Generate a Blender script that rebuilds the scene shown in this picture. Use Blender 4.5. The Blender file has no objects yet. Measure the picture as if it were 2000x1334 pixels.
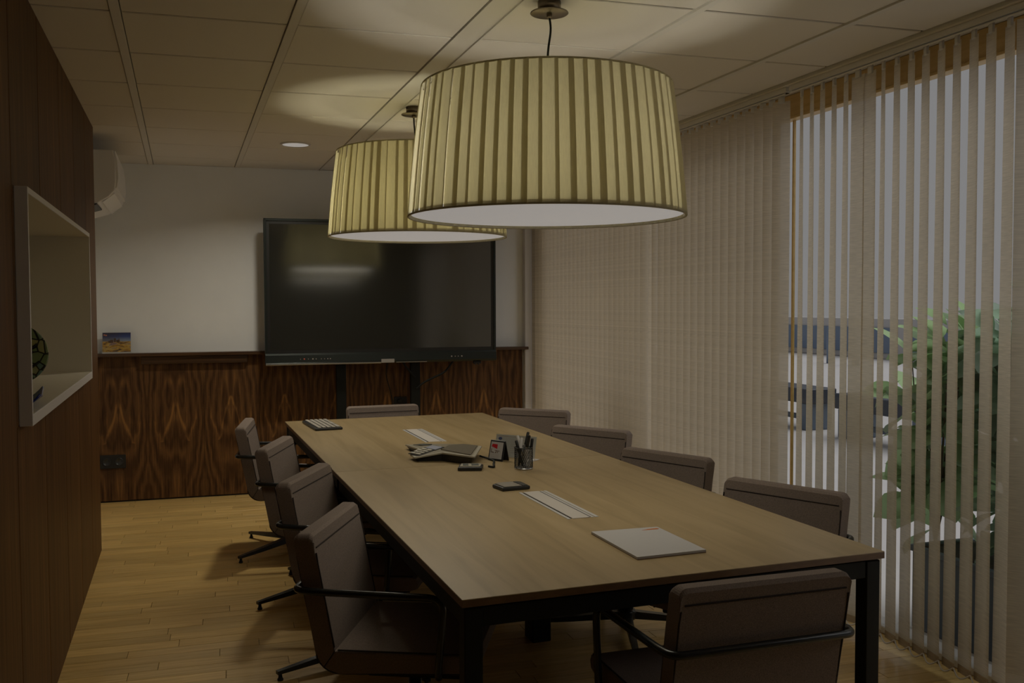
import bpy, bmesh, math, random
from mathutils import Vector, Matrix
random.seed(7)
PI = math.pi
SC = bpy.context.scene
COL = SC.collection

# ------------------------------------------------------------------ camera, sky, exposure
def make_camera():
    f, yaw, pitch, roll, H = 1842.9, 0.33488, -0.040233, -0.003593, 1.51735
    cy, sy, cp, sp, cr, sr = math.cos(yaw), math.sin(yaw), math.cos(pitch), math.sin(pitch), math.cos(roll), math.sin(roll)
    fw = Vector((sy*cp, cy*cp, sp)); r0 = Vector((cy, -sy, 0)); u0 = r0.cross(fw)
    r = cr*r0 + sr*u0; u = -sr*r0 + cr*u0
    cam = bpy.data.cameras.new('camera'); cam.lens = f/2000*36; cam.sensor_width = 36; cam.clip_start = 0.05
    o = bpy.data.objects.new('camera', cam); COL.objects.link(o)
    o.matrix_world = Matrix(((r.x, u.x, -fw.x, 0), (r.y, u.y, -fw.y, 0), (r.z, u.z, -fw.z, H), (0, 0, 0, 1)))
    SC.camera = o
make_camera()
W = bpy.data.worlds.new('overcast_sky'); SC.world = W; W.use_nodes = True
W.node_tree.nodes['Background'].inputs[0].default_value = (0.2159, 0.2140, 0.2150, 1)
W.node_tree.nodes['Background'].inputs[1].default_value = 1.0
vs = SC.view_settings; vs.view_transform = 'Standard'; vs.look = 'None'; vs.exposure = 0.0; vs.gamma = 1.0; vs.use_curve_mapping = False
LAMP_DOWN, LAMP_BULB, DOWNLIGHT = 3.8, 5.0, 9.5
def light(name, kind, loc, power, color, parent=None, size=0.1, shape=None, rot=None, spread=None):
    l = bpy.data.lights.new(name, kind); l.energy = power; l.color = color
    if kind == 'AREA':
        l.size = size
        if shape: l.shape = shape
        if spread: l.spread = spread
    else: l.shadow_soft_size = size
    o = bpy.data.objects.new(name, l); COL.objects.link(o); o.location = loc
    if rot: o.rotation_euler = rot
    if parent: o.parent = parent
    return o

# the sun behind even cloud: a very wide soft source over the street
light('cloudy_sun', 'SUN', (8, 0, 8), 1.65, (1, .99, .98), None, .1, rot=(0, math.radians(34), math.radians(-12)))
bpy.data.lights['cloudy_sun'].angle = math.radians(64)

# ------------------------------------------------------------------ materials
MATS = {}
def newmat(name):
    m = bpy.data.materials.new(name); m.use_nodes = True
    nt = m.node_tree; b = nt.nodes['Principled BSDF']; MATS[name] = m
    return m, nt, b
def plain(name, col, rough=.5, metal=0, spec=.5, noise=0, nscale=40, bump=0, emit=None, estr=1):
    m, nt, b = newmat(name)
    b.inputs['Base Color'].default_value = (*col, 1); b.inputs['Roughness'].default_value = rough
    b.inputs['Metallic'].default_value = metal; b.inputs['Specular IOR Level'].default_value = spec
    if noise or bump:
        tc = nt.nodes.new('ShaderNodeTexCoord'); n = nt.nodes.new('ShaderNodeTexNoise'); n.inputs['Scale'].default_value = nscale
        n.inputs['Detail'].default_value = 3
        nt.links.new(tc.outputs['Object'], n.inputs['Vector'])
        if noise:
            mx = nt.nodes.new('ShaderNodeMix'); mx.data_type = 'RGBA'
            mx.inputs[6].default_value = (*[c*(1-noise) for c in col], 1); mx.inputs[7].default_value = (*[min(1, c*(1+noise)) for c in col], 1)
            nt.links.new(n.outputs['Fac'], mx.inputs[0]); nt.links.new(mx.outputs[2], b.inputs['Base Color'])
        if bump:
            bp = nt.nodes.new('ShaderNodeBump'); bp.inputs['Strength'].default_value = bump; bp.inputs['Distance'].default_value = .002
            nt.links.new(n.outputs['Fac'], bp.inputs['Height']); nt.links.new(bp.outputs['Normal'], b.inputs['Normal'])
    if emit:
        b.inputs['Emission Color'].default_value = (*emit, 1); b.inputs['Emission Strength'].default_value = estr
    return m
def ramp(nt, stops):
    r = nt.nodes.new('ShaderNodeValToRGB'); e = r.color_ramp.elements
    e[0].position, e[0].color = stops[0][0], (*stops[0][1], 1); e[1].position, e[1].color = stops[-1][0], (*stops[-1][1], 1)
    for p, c in stops[1:-1]:
        x = e.new(p); x.color = (*c, 1)
    return r
def wood(name, stops, stretch, rough=.4, rand=0.0, spec=.5, dist=1.2, tone=.15, coat=0):
    """grain stretched along one axis; each piece gets its own stretch of timber from its random id"""
    m, nt, b = newmat(name); N = nt.nodes.new; L = nt.links.new
    tc = N('ShaderNodeTexCoord'); oi = N('ShaderNodeObjectInfo')
    mul = N('ShaderNodeMath'); mul.operation = 'MULTIPLY'; mul.inputs[1].default_value = 37.0*(1 if rand else 0)
    L(oi.outputs['Random'], mul.inputs[0])
    add = N('ShaderNodeVectorMath'); add.operation = 'ADD'; L(tc.outputs['Object'], add.inputs[0]); L(mul.outputs[0], add.inputs[1])
    mp = N('ShaderNodeMapping'); mp.inputs['Scale'].default_value = stretch; L(add.outputs[0], mp.inputs['Vector'])
    n1 = N('ShaderNodeTexNoise'); n1.inputs['Scale'].default_value = 1; n1.inputs['Detail'].default_value = 5; n1.inputs['Distortion'].default_value = dist
    L(mp.outputs[0], n1.inputs['Vector'])
    r = ramp(nt, stops); L(n1.outputs['Fac'], r.inputs[0])
    hsv = N('ShaderNodeHueSaturation'); L(r.outputs[0], hsv.inputs['Color'])
    mr = N('ShaderNodeMapRange'); mr.inputs['To Min'].default_value = 1-rand; mr.inputs['To Max'].default_value = 1+rand
    L(oi.outputs['Random'], mr.inputs['Value']); L(mr.outputs[0], hsv.inputs['Value'])
    L(hsv.outputs[0], b.inputs['Base Color']); b.inputs['Roughness'].default_value = rough; b.inputs['Specular IOR Level'].default_value = spec
    b.inputs['Coat Weight'].default_value = coat
    return m
def veneer(name):
    """book-matched walnut: nested pointed rings mirrored every 0.2 m"""
    m, nt, b = newmat(name); N = nt.nodes.new; L = nt.links.new
    def math_(op, a=None, bb=None, **k):
        x = N('ShaderNodeMath'); x.operation = op
        for i, v in enumerate((a, bb)):
            if v is None: continue
            if isinstance(v, (int, float)): x.inputs[i].default_value = v
            else: L(v, x.inputs[i])
        return x.outputs[0]
    ge = N('ShaderNodeNewGeometry'); sp = N('ShaderNodeSeparateXYZ'); L(ge.outputs['Position'], sp.inputs[0])
    x, z = sp.outputs['X'], sp.outputs['Z']
    u = math_('PINGPONG', math_('ADD', x, 5.038), 0.207)          # 0..0.2 mirrored
    n = N('ShaderNodeTexNoise'); n.inputs['Scale'].default_value = 1.0; n.inputs['Detail'].default_value = 4
    cv = N('ShaderNodeCombineXYZ'); L(math_('MULTIPLY', u, 9.0), cv.inputs[0]); L(math_('MULTIPLY', z, 2.6), cv.inputs[2])
    L(math_('MULTIPLY', math_('FLOOR', math_('MULTIPLY', x, 0.8)), 3.1), cv.inputs[1])
    L(cv.outputs[0], n.inputs['Vector'])
    du = math_('SUBTRACT', u, 0.05); dz = math_('MULTIPLY', math_('SUBTRACT', z, 0.76), 0.16)
    rr = math_('SQRT', math_('ADD', math_('MULTIPLY', du, du), math_('MULTIPLY', dz, dz)))
    fld = math_('ADD', math_('MULTIPLY', rr, 150.0), math_('MULTIPLY', n.outputs['Fac'], 17.0))
    s = math_('SINE', fld)
    n2 = N('ShaderNodeTexNoise'); n2.inputs['Scale'].default_value = 1; n2.inputs['Detail'].default_value = 4
    c2 = N('ShaderNodeCombineXYZ'); L(math_('MULTIPLY', u, 170.0), c2.inputs[0]); L(math_('MULTIPLY', z, 4.0), c2.inputs[2]); L(c2.outputs[0], n2.inputs['Vector'])
    v = math_('ADD', math_('MULTIPLY', s, 0.12), math_('ADD', math_('MULTIPLY', n2.outputs['Fac'], 0.75), 0.12))
    # the pale pointed figure: down and out from the mirror line, then back up
    wob = math_('MULTIPLY', math_('SUBTRACT', n.outputs['Fac'], .5), .13)
    l1 = math_('ABSOLUTE', math_('SUBTRACT', math_('ADD', u, wob), math_('MULTIPLY', math_('SUBTRACT', .80, z), .285)))
    l2 = math_('ABSOLUTE', math_('SUBTRACT', math_('ADD', u, wob), math_('ADD', .1, math_('MULTIPLY', math_('SUBTRACT', z, .45), .17))))
    inside = math_('MULTIPLY', math_('GREATER_THAN', z, .45), math_('LESS_THAN', z, .80))
    m1 = math_('MULTIPLY', math_('MAXIMUM', math_('SUBTRACT', 1, math_('MULTIPLY', l1, 75.0)), 0), .26)
    m2 = math_('MULTIPLY', math_('MAXIMUM', math_('SUBTRACT', 1, math_('MULTIPLY', l2, 100.0)), 0), .12)
    v = math_('ADD', v, math_('MULTIPLY', inside, math_('MAXIMUM', m1, m2)))
    r = ramp(nt, [(.22, (.026, .010, .004)), (.45, (.094, .043, .015)), (.62, (.150, .072, .025)), (.80, (.30, .145, .042))]); L(v, r.inputs[0])
    L(r.outputs[0], b.inputs['Base Color']); b.inputs['Roughness'].default_value = .5; b.inputs['Specular IOR Level'].default_value = .25
    return m
def cloth(name, col, nscale=500, var=.25, trans=0, see=0, tcol=None, streak=None, rough=.9, bump=.3):
    m, nt, b = newmat(name); N = nt.nodes.new; L = nt.links.new
    tc = N('ShaderNodeTexCoord'); mp = N('ShaderNodeMapping'); L(tc.outputs['Object'], mp.inputs[0])
    mp.inputs['Scale'].default_value = streak or (nscale,)*3
    n = N('ShaderNodeTexNoise'); n.inputs['Scale'].default_value = 1; n.inputs['Detail'].default_value = 3; L(mp.outputs[0], n.inputs['Vector'])
    r = ramp(nt, [(.3, tuple(c*(1-var) for c in col)), (.7, tuple(min(1, c*(1+var)) for c in col))]); L(n.outputs['Fac'], r.inputs[0])
    L(r.outputs[0], b.inputs['Base Color']); b.inputs['Roughness'].default_value = rough; b.inputs['Specular IOR Level'].default_value = .15
    if bump:
        bp = N('ShaderNodeBump'); bp.inputs['Strength'].default_value = bump; bp.inputs['Distance'].default_value = .001
        L(n.outputs['Fac'], bp.inputs['Height']); L(bp.outputs[0], b.inputs['Normal'])
    if trans:
        out = nt.nodes['Material Output']; t = N('ShaderNodeBsdfTranslucent'); mx = N('ShaderNodeMixShader'); mx.inputs[0].default_value = trans
        hs = N('ShaderNodeMix'); hs.data_type = 'RGBA'; hs.blend_type = 'MULTIPLY'; hs.inputs[0].default_value = 1
        L(r.outputs[0], hs.inputs[6]); k = tcol or (1, 1, 1); hs.inputs[7].default_value = (*k, 1); L(hs.outputs[2], t.inputs[0])
        L(b.outputs[0], mx.inputs[1]); L(t.outputs[0], mx.inputs[2]); last = mx
        if see:
            tr = N('ShaderNodeBsdfTransparent'); m2 = N('ShaderNodeMixShader'); m2.inputs[0].default_value = see
            L(mx.outputs[0], m2.inputs[1]); L(tr.outputs[0], m2.inputs[2]); last = m2
        L(last.outputs[0], out.inputs[0])
    return m
def thinglass(name, tint=(.985, .985, .985), refl=.06):
    m, nt, b = newmat(name); N = nt.nodes.new; L = nt.links.new
    t = N('ShaderNodeBsdfTransparent'); t.inputs[0].default_value = (*tint, 1); g = N('ShaderNodeBsdfGlossy'); g.inputs['Roughness'].default_value = .02
    mx = N('ShaderNodeMixShader'); fr = N('ShaderNodeLayerWeight')
    pw = N('ShaderNodeMath'); pw.operation = 'POWER'; pw.inputs[1].default_value = 5; L(fr.outputs['Facing'], pw.inputs[0])
    mr = N('ShaderNodeMapRange'); mr.inputs['To Min'].default_value = .015; mr.inputs['To Max'].default_value = .7; L(pw.outputs[0], mr.inputs['Value'])
    L(mr.outputs[0], mx.inputs[0]); L(t.outputs[0], mx.inputs[1]); L(g.outputs[0], mx.inputs[2]); L(mx.outputs[0], nt.nodes['Material Output'].inputs[0])
    return m
def emitter(name, col, s):
    return plain(name, (.8, .8, .8), .6, emit=col, estr=s)

M_wall = plain('painted_white_wall', (.86, .87, .875), .85, noise=.03, nscale=6)
M_ceil = plain('ceiling_tile_white', (.77, .73, .67), .9, noise=.04, nscale=300, bump=.15)
M_bar = plain('ceiling_bar_white', (.72, .69, .64), .55)
M_gap = plain('dark_gap', (.02, .016, .012), .9)
M_panel = wood('walnut_panelling', [(.25, (.062, .026, .008)), (.5, (.108, .050, .016)), (.75, (.170, .084, .028))], (30, 30, 1.1), .5, .14, spec=.2)
M_ven = veneer('bookmatched_walnut')
M_walcap = wood('walnut_shelf', [(.25, (.035, .016, .007)), (.75, (.10, .05, .02))], (2, 40, 40), .35, .1)
M_floor = wood('oak_parquet', [(.25, (.58, .37, .115)), (.5, (.74, .50, .18)), (.75, (.84, .61, .25))], (3.0, 45, 45), .30, .14, coat=.15)
M_floorsub = plain('parquet_joint', (.10, .055, .02), .8)
M_table = wood('pale_oak_laminate', [(.25, (.30, .215, .100)), (.5, (.375, .275, .136)), (.75, (.43, .32, .168))], (18, 1.1, 18), .36, .04, dist=.8)
M_tedge = wood('oak_edge_band', [(.25, (.14, .078, .034)), (.75, (.20, .115, .05))], (12, 2, 40), .4, .03)
M_black = plain('black_powder_coat', (.009, .010, .008), .55, spec=.25)
M_blackg = plain('black_gloss_metal', (.018, .02, .02), .22)
M_plast = plain('black_plastic', (.014, .014, .014), .4)
M_grey = cloth('taupe_upholstery', (.235, .188, .158), 420, .30)
M_greyd = cloth('taupe_piping', (.05, .040, .035), 420, .2)
M_chrome = plain('brushed_steel', (.55, .55, .55), .25, 1)
M_white = plain('white_lacquer', (.74, .72, .72), .35)
M_nich = plain('niche_cream_paint', (.62, .57, .46), .5)
M_ac = plain('white_abs', (.86, .84, .83), .35)
M_slat = cloth('linen_blind', (.72, .645, .525), 1, .11, trans=.34, see=.08, streak=(14, 14, 260), bump=0)
M_shade = cloth('cream_ribbon', (.74, .69, .50), 1, .05, trans=.42, tcol=(.62, .60, .50), streak=(300, 300, 8), bump=0)
M_diff = emitter('lit_lamp_diffuser', (.2159, .2140, .2150), 1.0)
M_lit = emitter('lit_downlight', (.2159, .2140, .2140), 1.0)
M_brass = plain('bronze_metal', (.22, .18, .13), .3, .9)
M_paper = plain('white_paper', (.50, .485, .47), .7)
M_frame = wood('ochre_window_wood', [(.25, (.62, .40, .13)), (.75, (.78, .54, .22))], (20, 1.5, 20), .4, .1)
M_glass = thinglass('window_glass')
M_screen = plain('glossy_screen', (.020, .021, .019), .10)
M_screen.node_tree.nodes['Principled BSDF'].inputs['IOR'].default_value = 2.1
M_pave = plain('pale_concrete', (.50, .49, .49), .9, noise=.06, nscale=3)

# ------------------------------------------------------------------ mesh builder
class MB:
    def __init__(s): s.v = []; s.f = []; s.sm = []; s.mi = []
    def add(s, vs, fs, smooth=False, mi=0):
        o = len(s.v); s.v += [tuple(v) for v in vs]
        for f in fs: s.f.append(tuple(i+o for i in f)); s.sm.append(smooth); s.mi.append(mi)
        return s
    def bm_add(s, bm, smooth=False, mi=0):
        bm.verts.ensure_lookup_table()
        for i, v in enumerate(bm.verts): v.index = i
        s.add([v.co[:] for v in bm.verts], [[v.index for v in f.verts] for f in bm.faces], smooth, mi); bm.free(); return s
    def box(s, x0, x1, y0, y1, z0, z1, bev=0, seg=1, M=None, mi=0):
        bm = bmesh.new(); bmesh.ops.create_cube(bm, size=1)
        for v in bm.verts: v.co = Vector((x0+(v.co.x+.5)*(x1-x0), y0+(v.co.y+.5)*(y1-y0), z0+(v.co.z+.5)*(z1-z0)))
        if bev: bmesh.ops.bevel(bm, geom=bm.edges[:], offset=bev, segments=seg, profile=.5, affect='EDGES')
        if M: bm.transform(M)
        return s.bm_add(bm, False, mi)
    def tube(s, pts, r, n=10, closed=False, cap=True, mi=0, flat=1.0):
        P = [Vector(p) for p in pts]; k = len(P); vs = []; fs = []
        up = None
        for i, p in enumerate(P):
            a = P[(i-1) % k] if (closed or i > 0) else p; b = P[(i+1) % k] if (closed or i < k-1) else p
            t = (b-a).normalized()
            if up is None: up = Vector((0, 0, 1)) if abs(t.z) < .9 else Vector((0, 1, 0))
            sd = t.cross(up).normalized(); up = sd.cross(t).normalized()
            rr = r[i] if isinstance(r, (list, tuple)) else r
            for j in range(n):
                w = 2*PI*j/n; vs.append(p + sd*math.cos(w)*rr + up*math.sin(w)*rr*flat)
        for i in range(k if closed else k-1):
            for j in range(n):
                a = i*n+j; b = i*n+(j+1) % n; c = ((i+1) % k)*n+(j+1) % n; d = ((i+1) % k)*n+j
                fs.append((a, b, c, d))
        s.add(vs, fs, True, mi)
        if cap and not closed:
            s.add(vs[:n], [tuple(range(n))[::-1]], False, mi); s.add(vs[-n:], [tuple(range(n))], False, mi)
        return s
    def lathe(s, prof, n=32, M=None, mi=0, smooth=True):
        vs = []; fs = []
        for r, z in prof:
            for j in range(n):
                w = 2*PI*j/n; vs.append(Vector((r*math.cos(w), r*math.sin(w), z)))
        for i in range(len(prof)-1):
            for j in range(n): fs.append((i*n+j, i*n+(j+1) % n, (i+1)*n+(j+1) % n, (i+1)*n+j))
        if prof[0][0] > 1e-6: fs.append(tuple(range(n))[::-1])
        if prof[-1][0] > 1e-6: fs.append(tuple((len(prof)-1)*n+j for j in range(n)))
        if M: vs = [M @ v for v in vs]
        return s.add(vs, fs, smooth, mi)
    def prism(s, poly, axis, a, b, M=None, bev=0, seg=2, mi=0, smooth=False):
        """poly: 2D outline (ccw), extruded along axis from a to b"""
        def P(u, v, w): return {'x': (w, u, v), 'y': (u, w, v), 'z': (u, v, w)}[axis]
        bm = bmesh.new(); A = [bm.verts.new(P(u, v, a)) for u, v in poly]; B = [bm.verts.new(P(u, v, b)) for u, v in poly]
        n = len(poly); bm.faces.new(A[::-1]); bm.faces.new(B)
        for i in range(n): bm.faces.new((A[i], A[(i+1) % n], B[(i+1) % n], B[i]))
        if bev:
            rim = [e for e in bm.edges if (e.verts[0] in A) == (e.verts[1] in A)]
            bmesh.ops.bevel(bm, geom=rim, offset=bev, segments=seg, profile=.5, affect='EDGES')
        bmesh.ops.recalc_face_normals(bm, faces=bm.faces[:])
        if M: bm.transform(M)
        return s.bm_add(bm, smooth, mi)
    def mesh(s, name, *mats):
        me = bpy.data.meshes.new(name); me.from_pydata(s.v, [], s.f)
        for m in mats: me.materials.append(m)
        me.polygons.foreach_set('use_smooth', s.sm); me.polygons.foreach_set('material_index', s.mi)
        me.update(); return me
def link(name, me, parent=None, loc=(0, 0, 0), rot=(0, 0, 0)):
    o = bpy.data.objects.new(name, me); COL.objects.link(o); o.location = loc; o.rotation_euler = rot
    if parent: o.parent = parent
    return o
def obj(name, mb, mat, parent=None, loc=(0, 0, 0), rot=(0, 0, 0)):
    mats = mat if isinstance(mat, (list, tuple)) else (mat,)
    return link(name, mb.mesh(name, *mats), parent, loc, rot)
def tag(o, label, cat, group=None):
    o['label'] = label; o['category'] = cat
    if group: o['group'] = group
    return o
def thing(name, label, cat, loc=(0, 0, 0), rz=0, group=None):
    o = bpy.data.objects.new(name, None); COL.objects.link(o); o.location = loc; o.rotation_euler = (0, 0, rz); o.empty_display_size = .05
    return tag(o, label, cat, group)
def struct(o, parent=None):
    o['kind'] = 'structure'; return o
def empty(name, loc=(0, 0, 0), rz=0):
    o = bpy.data.objects.new(name, None); COL.objects.link(o); o.location = loc; o.rotation_euler = (0, 0, rz); return o
def kids(o): return [c for c in list(COL.objects) if c.parent is o]
def copy_tree(o, parent=None):
    c = o.copy(); COL.objects.link(c)
    if parent: c.parent = parent
    for ch in kids(o): copy_tree(ch, c)
    return c
def fillet(pts, r, n=6):
    P = [Vector(p) for p in pts]; out = [P[0]]
    for i in range(1, len(P)-1):
        a, b, c = P[i-1], P[i], P[i+1]; d1 = (a-b); d2 = (c-b); k = min(r, d1.length*.49, d2.length*.49)
        p0 = b+d1.normalized()*k; p1 = b+d2.normalized()*k
        for j in range(n+1):
            t = j/n; out.append((1-t)**2*p0 + 2*t*(1-t)*b + t*t*p1)
    out.append(P[-1]); return out
def catmull(pts, n=6):
    P = [Vector(p) for p in pts]; P = [P[0]*2-P[1]] + P + [P[-1]*2-P[-2]]; out = []
    for i in range(1, len(P)-2):
        for j in range(n):
            t = j/n; a, b, c, d = P[i-1:i+3]
            out.append(.5*((2*b)+(c-a)*t+(2*a-5*b+4*c-d)*t*t+(3*b-a-3*c+d)*t**3))
    out.append(P[-2]); return out

SKEW = -0.045                       # the cross direction of the room runs 2.6 degrees off square
RZ = math.atan(SKEW)
CH = 2.6                            # ceiling height
XW, YE, XA = -0.502, 6.29, -0.66    # panelled wall plane, its far end, alcove wall
XG = 3.02                           # glazing plane
def yb(x): return 7.815 + SKEW*x    # back wall face

# ================================================================== ROOM SHELL
# floor: boards laid across the room
floor = struct(obj('floor', MB().box(-.9, XG+.04, -2.2, 8.3, -.09, -.007), M_floorsub))
PW = .0875
cand = []
row = 0
y = 1.55
while y < 7.95:
    x = -.78 - random.random()*.6
    while x < XG:
        ln = random.choice((.46, .55, .64, .74, .86))
        x0, x1 = max(x, -.78), min(x+ln, XG)
        if x1-x0 > .05:
            xc = (x0+x1)/2
            d = math.hypot(xc, y)
            seen = ((x1 > -.5 and x0 < .9 and y > 3.2) or (x0 > .6 and x1 < 2.3 and 2.9 < y < 4.7) or (x1 > 2.0 and y < 4.2 and y > 2.2))
            cand.append((0 if seen else 1, d, x0, x1, y))
        x += ln
    y += PW
cand.sort()
PLM = {}
for i, (s_, d_, x0, x1, y) in enumerate(cand[:300]):
    L_ = round(x1-x0, 3)
    if L_ not in PLM: PLM[L_] = MB().box(-L_/2+.0006, L_/2-.0006, -PW/2+.0006, PW/2-.0006, -.012, 0, .0008).mesh('plank', M_floor)
    xc = (x0+x1)/2
    link('plank', PLM[L_], floor, (xc, y+SKEW*xc, random.uniform(-.0004, .0004)), (0, 0, RZ))
rest = MB()
for s_, d_, x0, x1, y in cand[300:]:
    xc = (x0+x1)/2; a = (x1-x0)/2-.0006
    rest.box(-a, a, -PW/2+.0006, PW/2-.0006, -.012, 0, 0, M=Matrix.Translation((xc, y+SKEW*xc, 0)) @ Matrix.Rotation(RZ, 4, 'Z'))
rest.box(-.9, XG, -2.2, 1.45, -.012, 0)
o = obj('remaining_planks', rest, M_floor, floor); o['kind'] = 'stuff'

# ceiling: tiles between exposed bars
ceiling = struct(obj('ceiling', MB().box(-.95, XG+.1, -2.2, 8.4, CH+.03, CH+.12), M_gap))
COLS = [(-.66, -.236), (-.202, .402), (.436, 1.058), (1.172, 1.812), (1.842, 2.458), (2.488, 2.825)]
ROWS = [3.816+.6*i for i in range(-10, 7)] + [8.0]
TM = {}
def tile_mesh(x0, x1, y0, y1, thick=.02, rec=.004):
    k = (round(x1-x0, 3), round(y1-y0, 3))
    if k not in TM:
        w, h = k; g = .0075
        p = [(-w/2+.003, -h/2+g - SKEW*w/2), (w/2-.003, -h/2+g + SKEW*w/2), (w/2-.003, h/2-g + SKEW*w/2), (-w/2+.003, h/2-g - SKEW*w/2)]
        TM[k] = MB().prism(p, 'z', 0, thick, bev=.003, seg=1).mesh('ceiling_tile', M_ceil)
    return TM[k]
for (x0, x1) in COLS:
    for y0, y1 in zip(ROWS[:-1], ROWS[1:]):
        xc = (x0+x1)/2
        dz = .002 if (x0 > 1) else 0
        link('ceiling_tile', tile_mesh(x0, x1, y0, y1), ceiling, (xc, (y0+y1)/2 + SKEW*(xc+.2), CH+dz+.0015))
for x0, x1 in ((-.236, -.202), (.402, .436), (1.812, 1.842), (2.458, 2.488)):
    obj('ceiling_bar', MB().box(x0, x1, -2.2, 8.1, CH-.003, CH+.03), M_bar, ceiling)
for x0, x1, z in ((1.058, 1.066, CH-.004), (1.066, 1.164, CH+.003), (1.164, 1.172, CH-.004)):
    obj('ceiling_strip', MB().box(x0, x1, -2.2, 8.1, z, CH+.03), M_bar, ceiling)
obj('edge_strip', MB().box(2.84, XG+.06, -2.2, 8.1, CH-.006, CH+.03), M_ceil, ceiling)
obj('edge_shadow_gap', MB().box(2.825, 2.84, -2.2, 8.1, CH+.012, CH+.03), M_gap, ceiling)

# left wall of walnut boards, with the hole for the display niche
NY0, NY1, NZ0, NZ1 = 3.36, 5.46, 1.135, 1.89
wall_left = struct(obj('wall_left', MB().box(XW-.10, XW-.02, -2.2, NY0-.02, 0, CH).box(XW-.10, XW-.02, NY1+.02, YE-.01, 0, CH)
                       .box(XW-.10, XW-.02, NY0-.02, NY1+.02, 0, NZ0-.02).box(XW-.10, XW-.02, NY0-.02, NY1+.02, NZ1+.02, CH), M_gap))
PYS = [-2.2, -1.4, -.7, -.05, .6, 1.3, 1.98, 2.66, 3.315, 3.955, 4.59, 5.16, 5.74, YE]
for a, b in zip(PYS[:-1], PYS[1:]):
    segs = [(0, CH)]
    if b > NY0 and a < NY1: segs = [(0, NZ0-.004), (NZ1+.004, CH)]
    for z0, z1 in segs:
        obj('wall_panel', MB().box(XW-.02, XW, a+.0045-(a+b)/2, b-.0045-(a+b)/2, z0, z1, .002), M_panel, wall_left, (0, (a+b)/2, 0))
# slivers beside the niche inside the panels it cuts
for a, b in ((3.315, NY0-.002), (NY1+.002, 5.74)):
    obj('wall_panel', MB().box(XW-.02, XW, a+.0025, b-.0025, NZ0-.004, NZ1+.004, .0012), M_panel, wall_left)
obj('wall_end_panel', MB().box(XW-.12, XW, YE-.004, YE+.012, 0, CH, .001), M_panel, wall_left)
wall_alcove = struct(obj('wall_left_alcove', MB().box(XA-.1, XA, YE-.3, 8.2, 0, CH), M_wall))

# back wall: white plaster over a walnut wainscot
wall_back = struct(obj('wall_back', MB().box(-1.0, 3.15, .0, .12, 0, CH), M_wall, None, (0, 7.815, 0), (0, 0, RZ)))
WZ = 1.135
wx = [-.66, .14, .94, 1.74, 2.54, 2.765]
for a, b in zip(wx[:-1], wx[1:]):
    obj('wainscot_panel', MB().box(a+.0008, b-.0008, -.03, 0, .012, WZ-.012, .0008), M_ven, wall_back)
obj('wainscot_plinth', MB().box(-.66, 2.765, -.024, 0, 0, .012), M_gap, wall_back)
trim = struct(obj('trim_1', MB().box(-.66, 2.80, -.10, 0, WZ-.012, WZ+.012, .002), M_walcap, None, (0, 7.815, 0), (0, 0, RZ)))
ledge = struct(obj('trim_2', MB().box(-.31, .475, -.075, -.03, WZ-.075, WZ-.013, .003), M_walcap, None, (0, 7.815, 0), (0, 0, RZ)))
jamb = struct(obj('trim_3', MB().box(2.78, 2.835, -.06, 0, 0, CH-.005, .003).box(2.835, 2.85, -.04, 0, 0, CH-.005, .002), M_white, None, (0, 7.815, 0), (0, 0, RZ)))
wall_front = struct(obj('wall_front', MB().box(-1.0, 3.2, -2.3, -2.2, 0, CH), M_wall))
wall_right = struct(obj('wall_right', MB().box(XG-.02, XG+.12, 7.45, 8.2, 0, CH).box(XG-.02, XG+.12, -2.2, .3, 0, CH), M_wall))

# window wall: ochre timber frame, one pane per bay
win = struct(empty('window_1', (0, 0, 0)))
MY = [.3, 1.95, 4.20, 6.1, 7.45]
obj('window_header', MB().box(XG-.03, XG+.05, 0.3, 7.45, 2.475, CH-.007, .004).box(XG-.04, XG+.02, 0.3, 7.45, 2.465, 2.478, .002), M_frame, win)
obj('window_sill', MB().box(XG-.02, XG+.08, .3, 7.45, 0, .035, .004), M_white, win)
for y in MY[1:-1]:
    obj('mullion', MB().box(XG-.002, XG+.012, y-.006, y+.006, .03, 2.47, .001), M_frame, win)
for a, b in zip(MY[:-1], MY[1:]):
    obj('pane', MB().box(XG+.002, XG+.008, a+.006, b-.006, .035, 2.47), M_glass, win)

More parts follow.
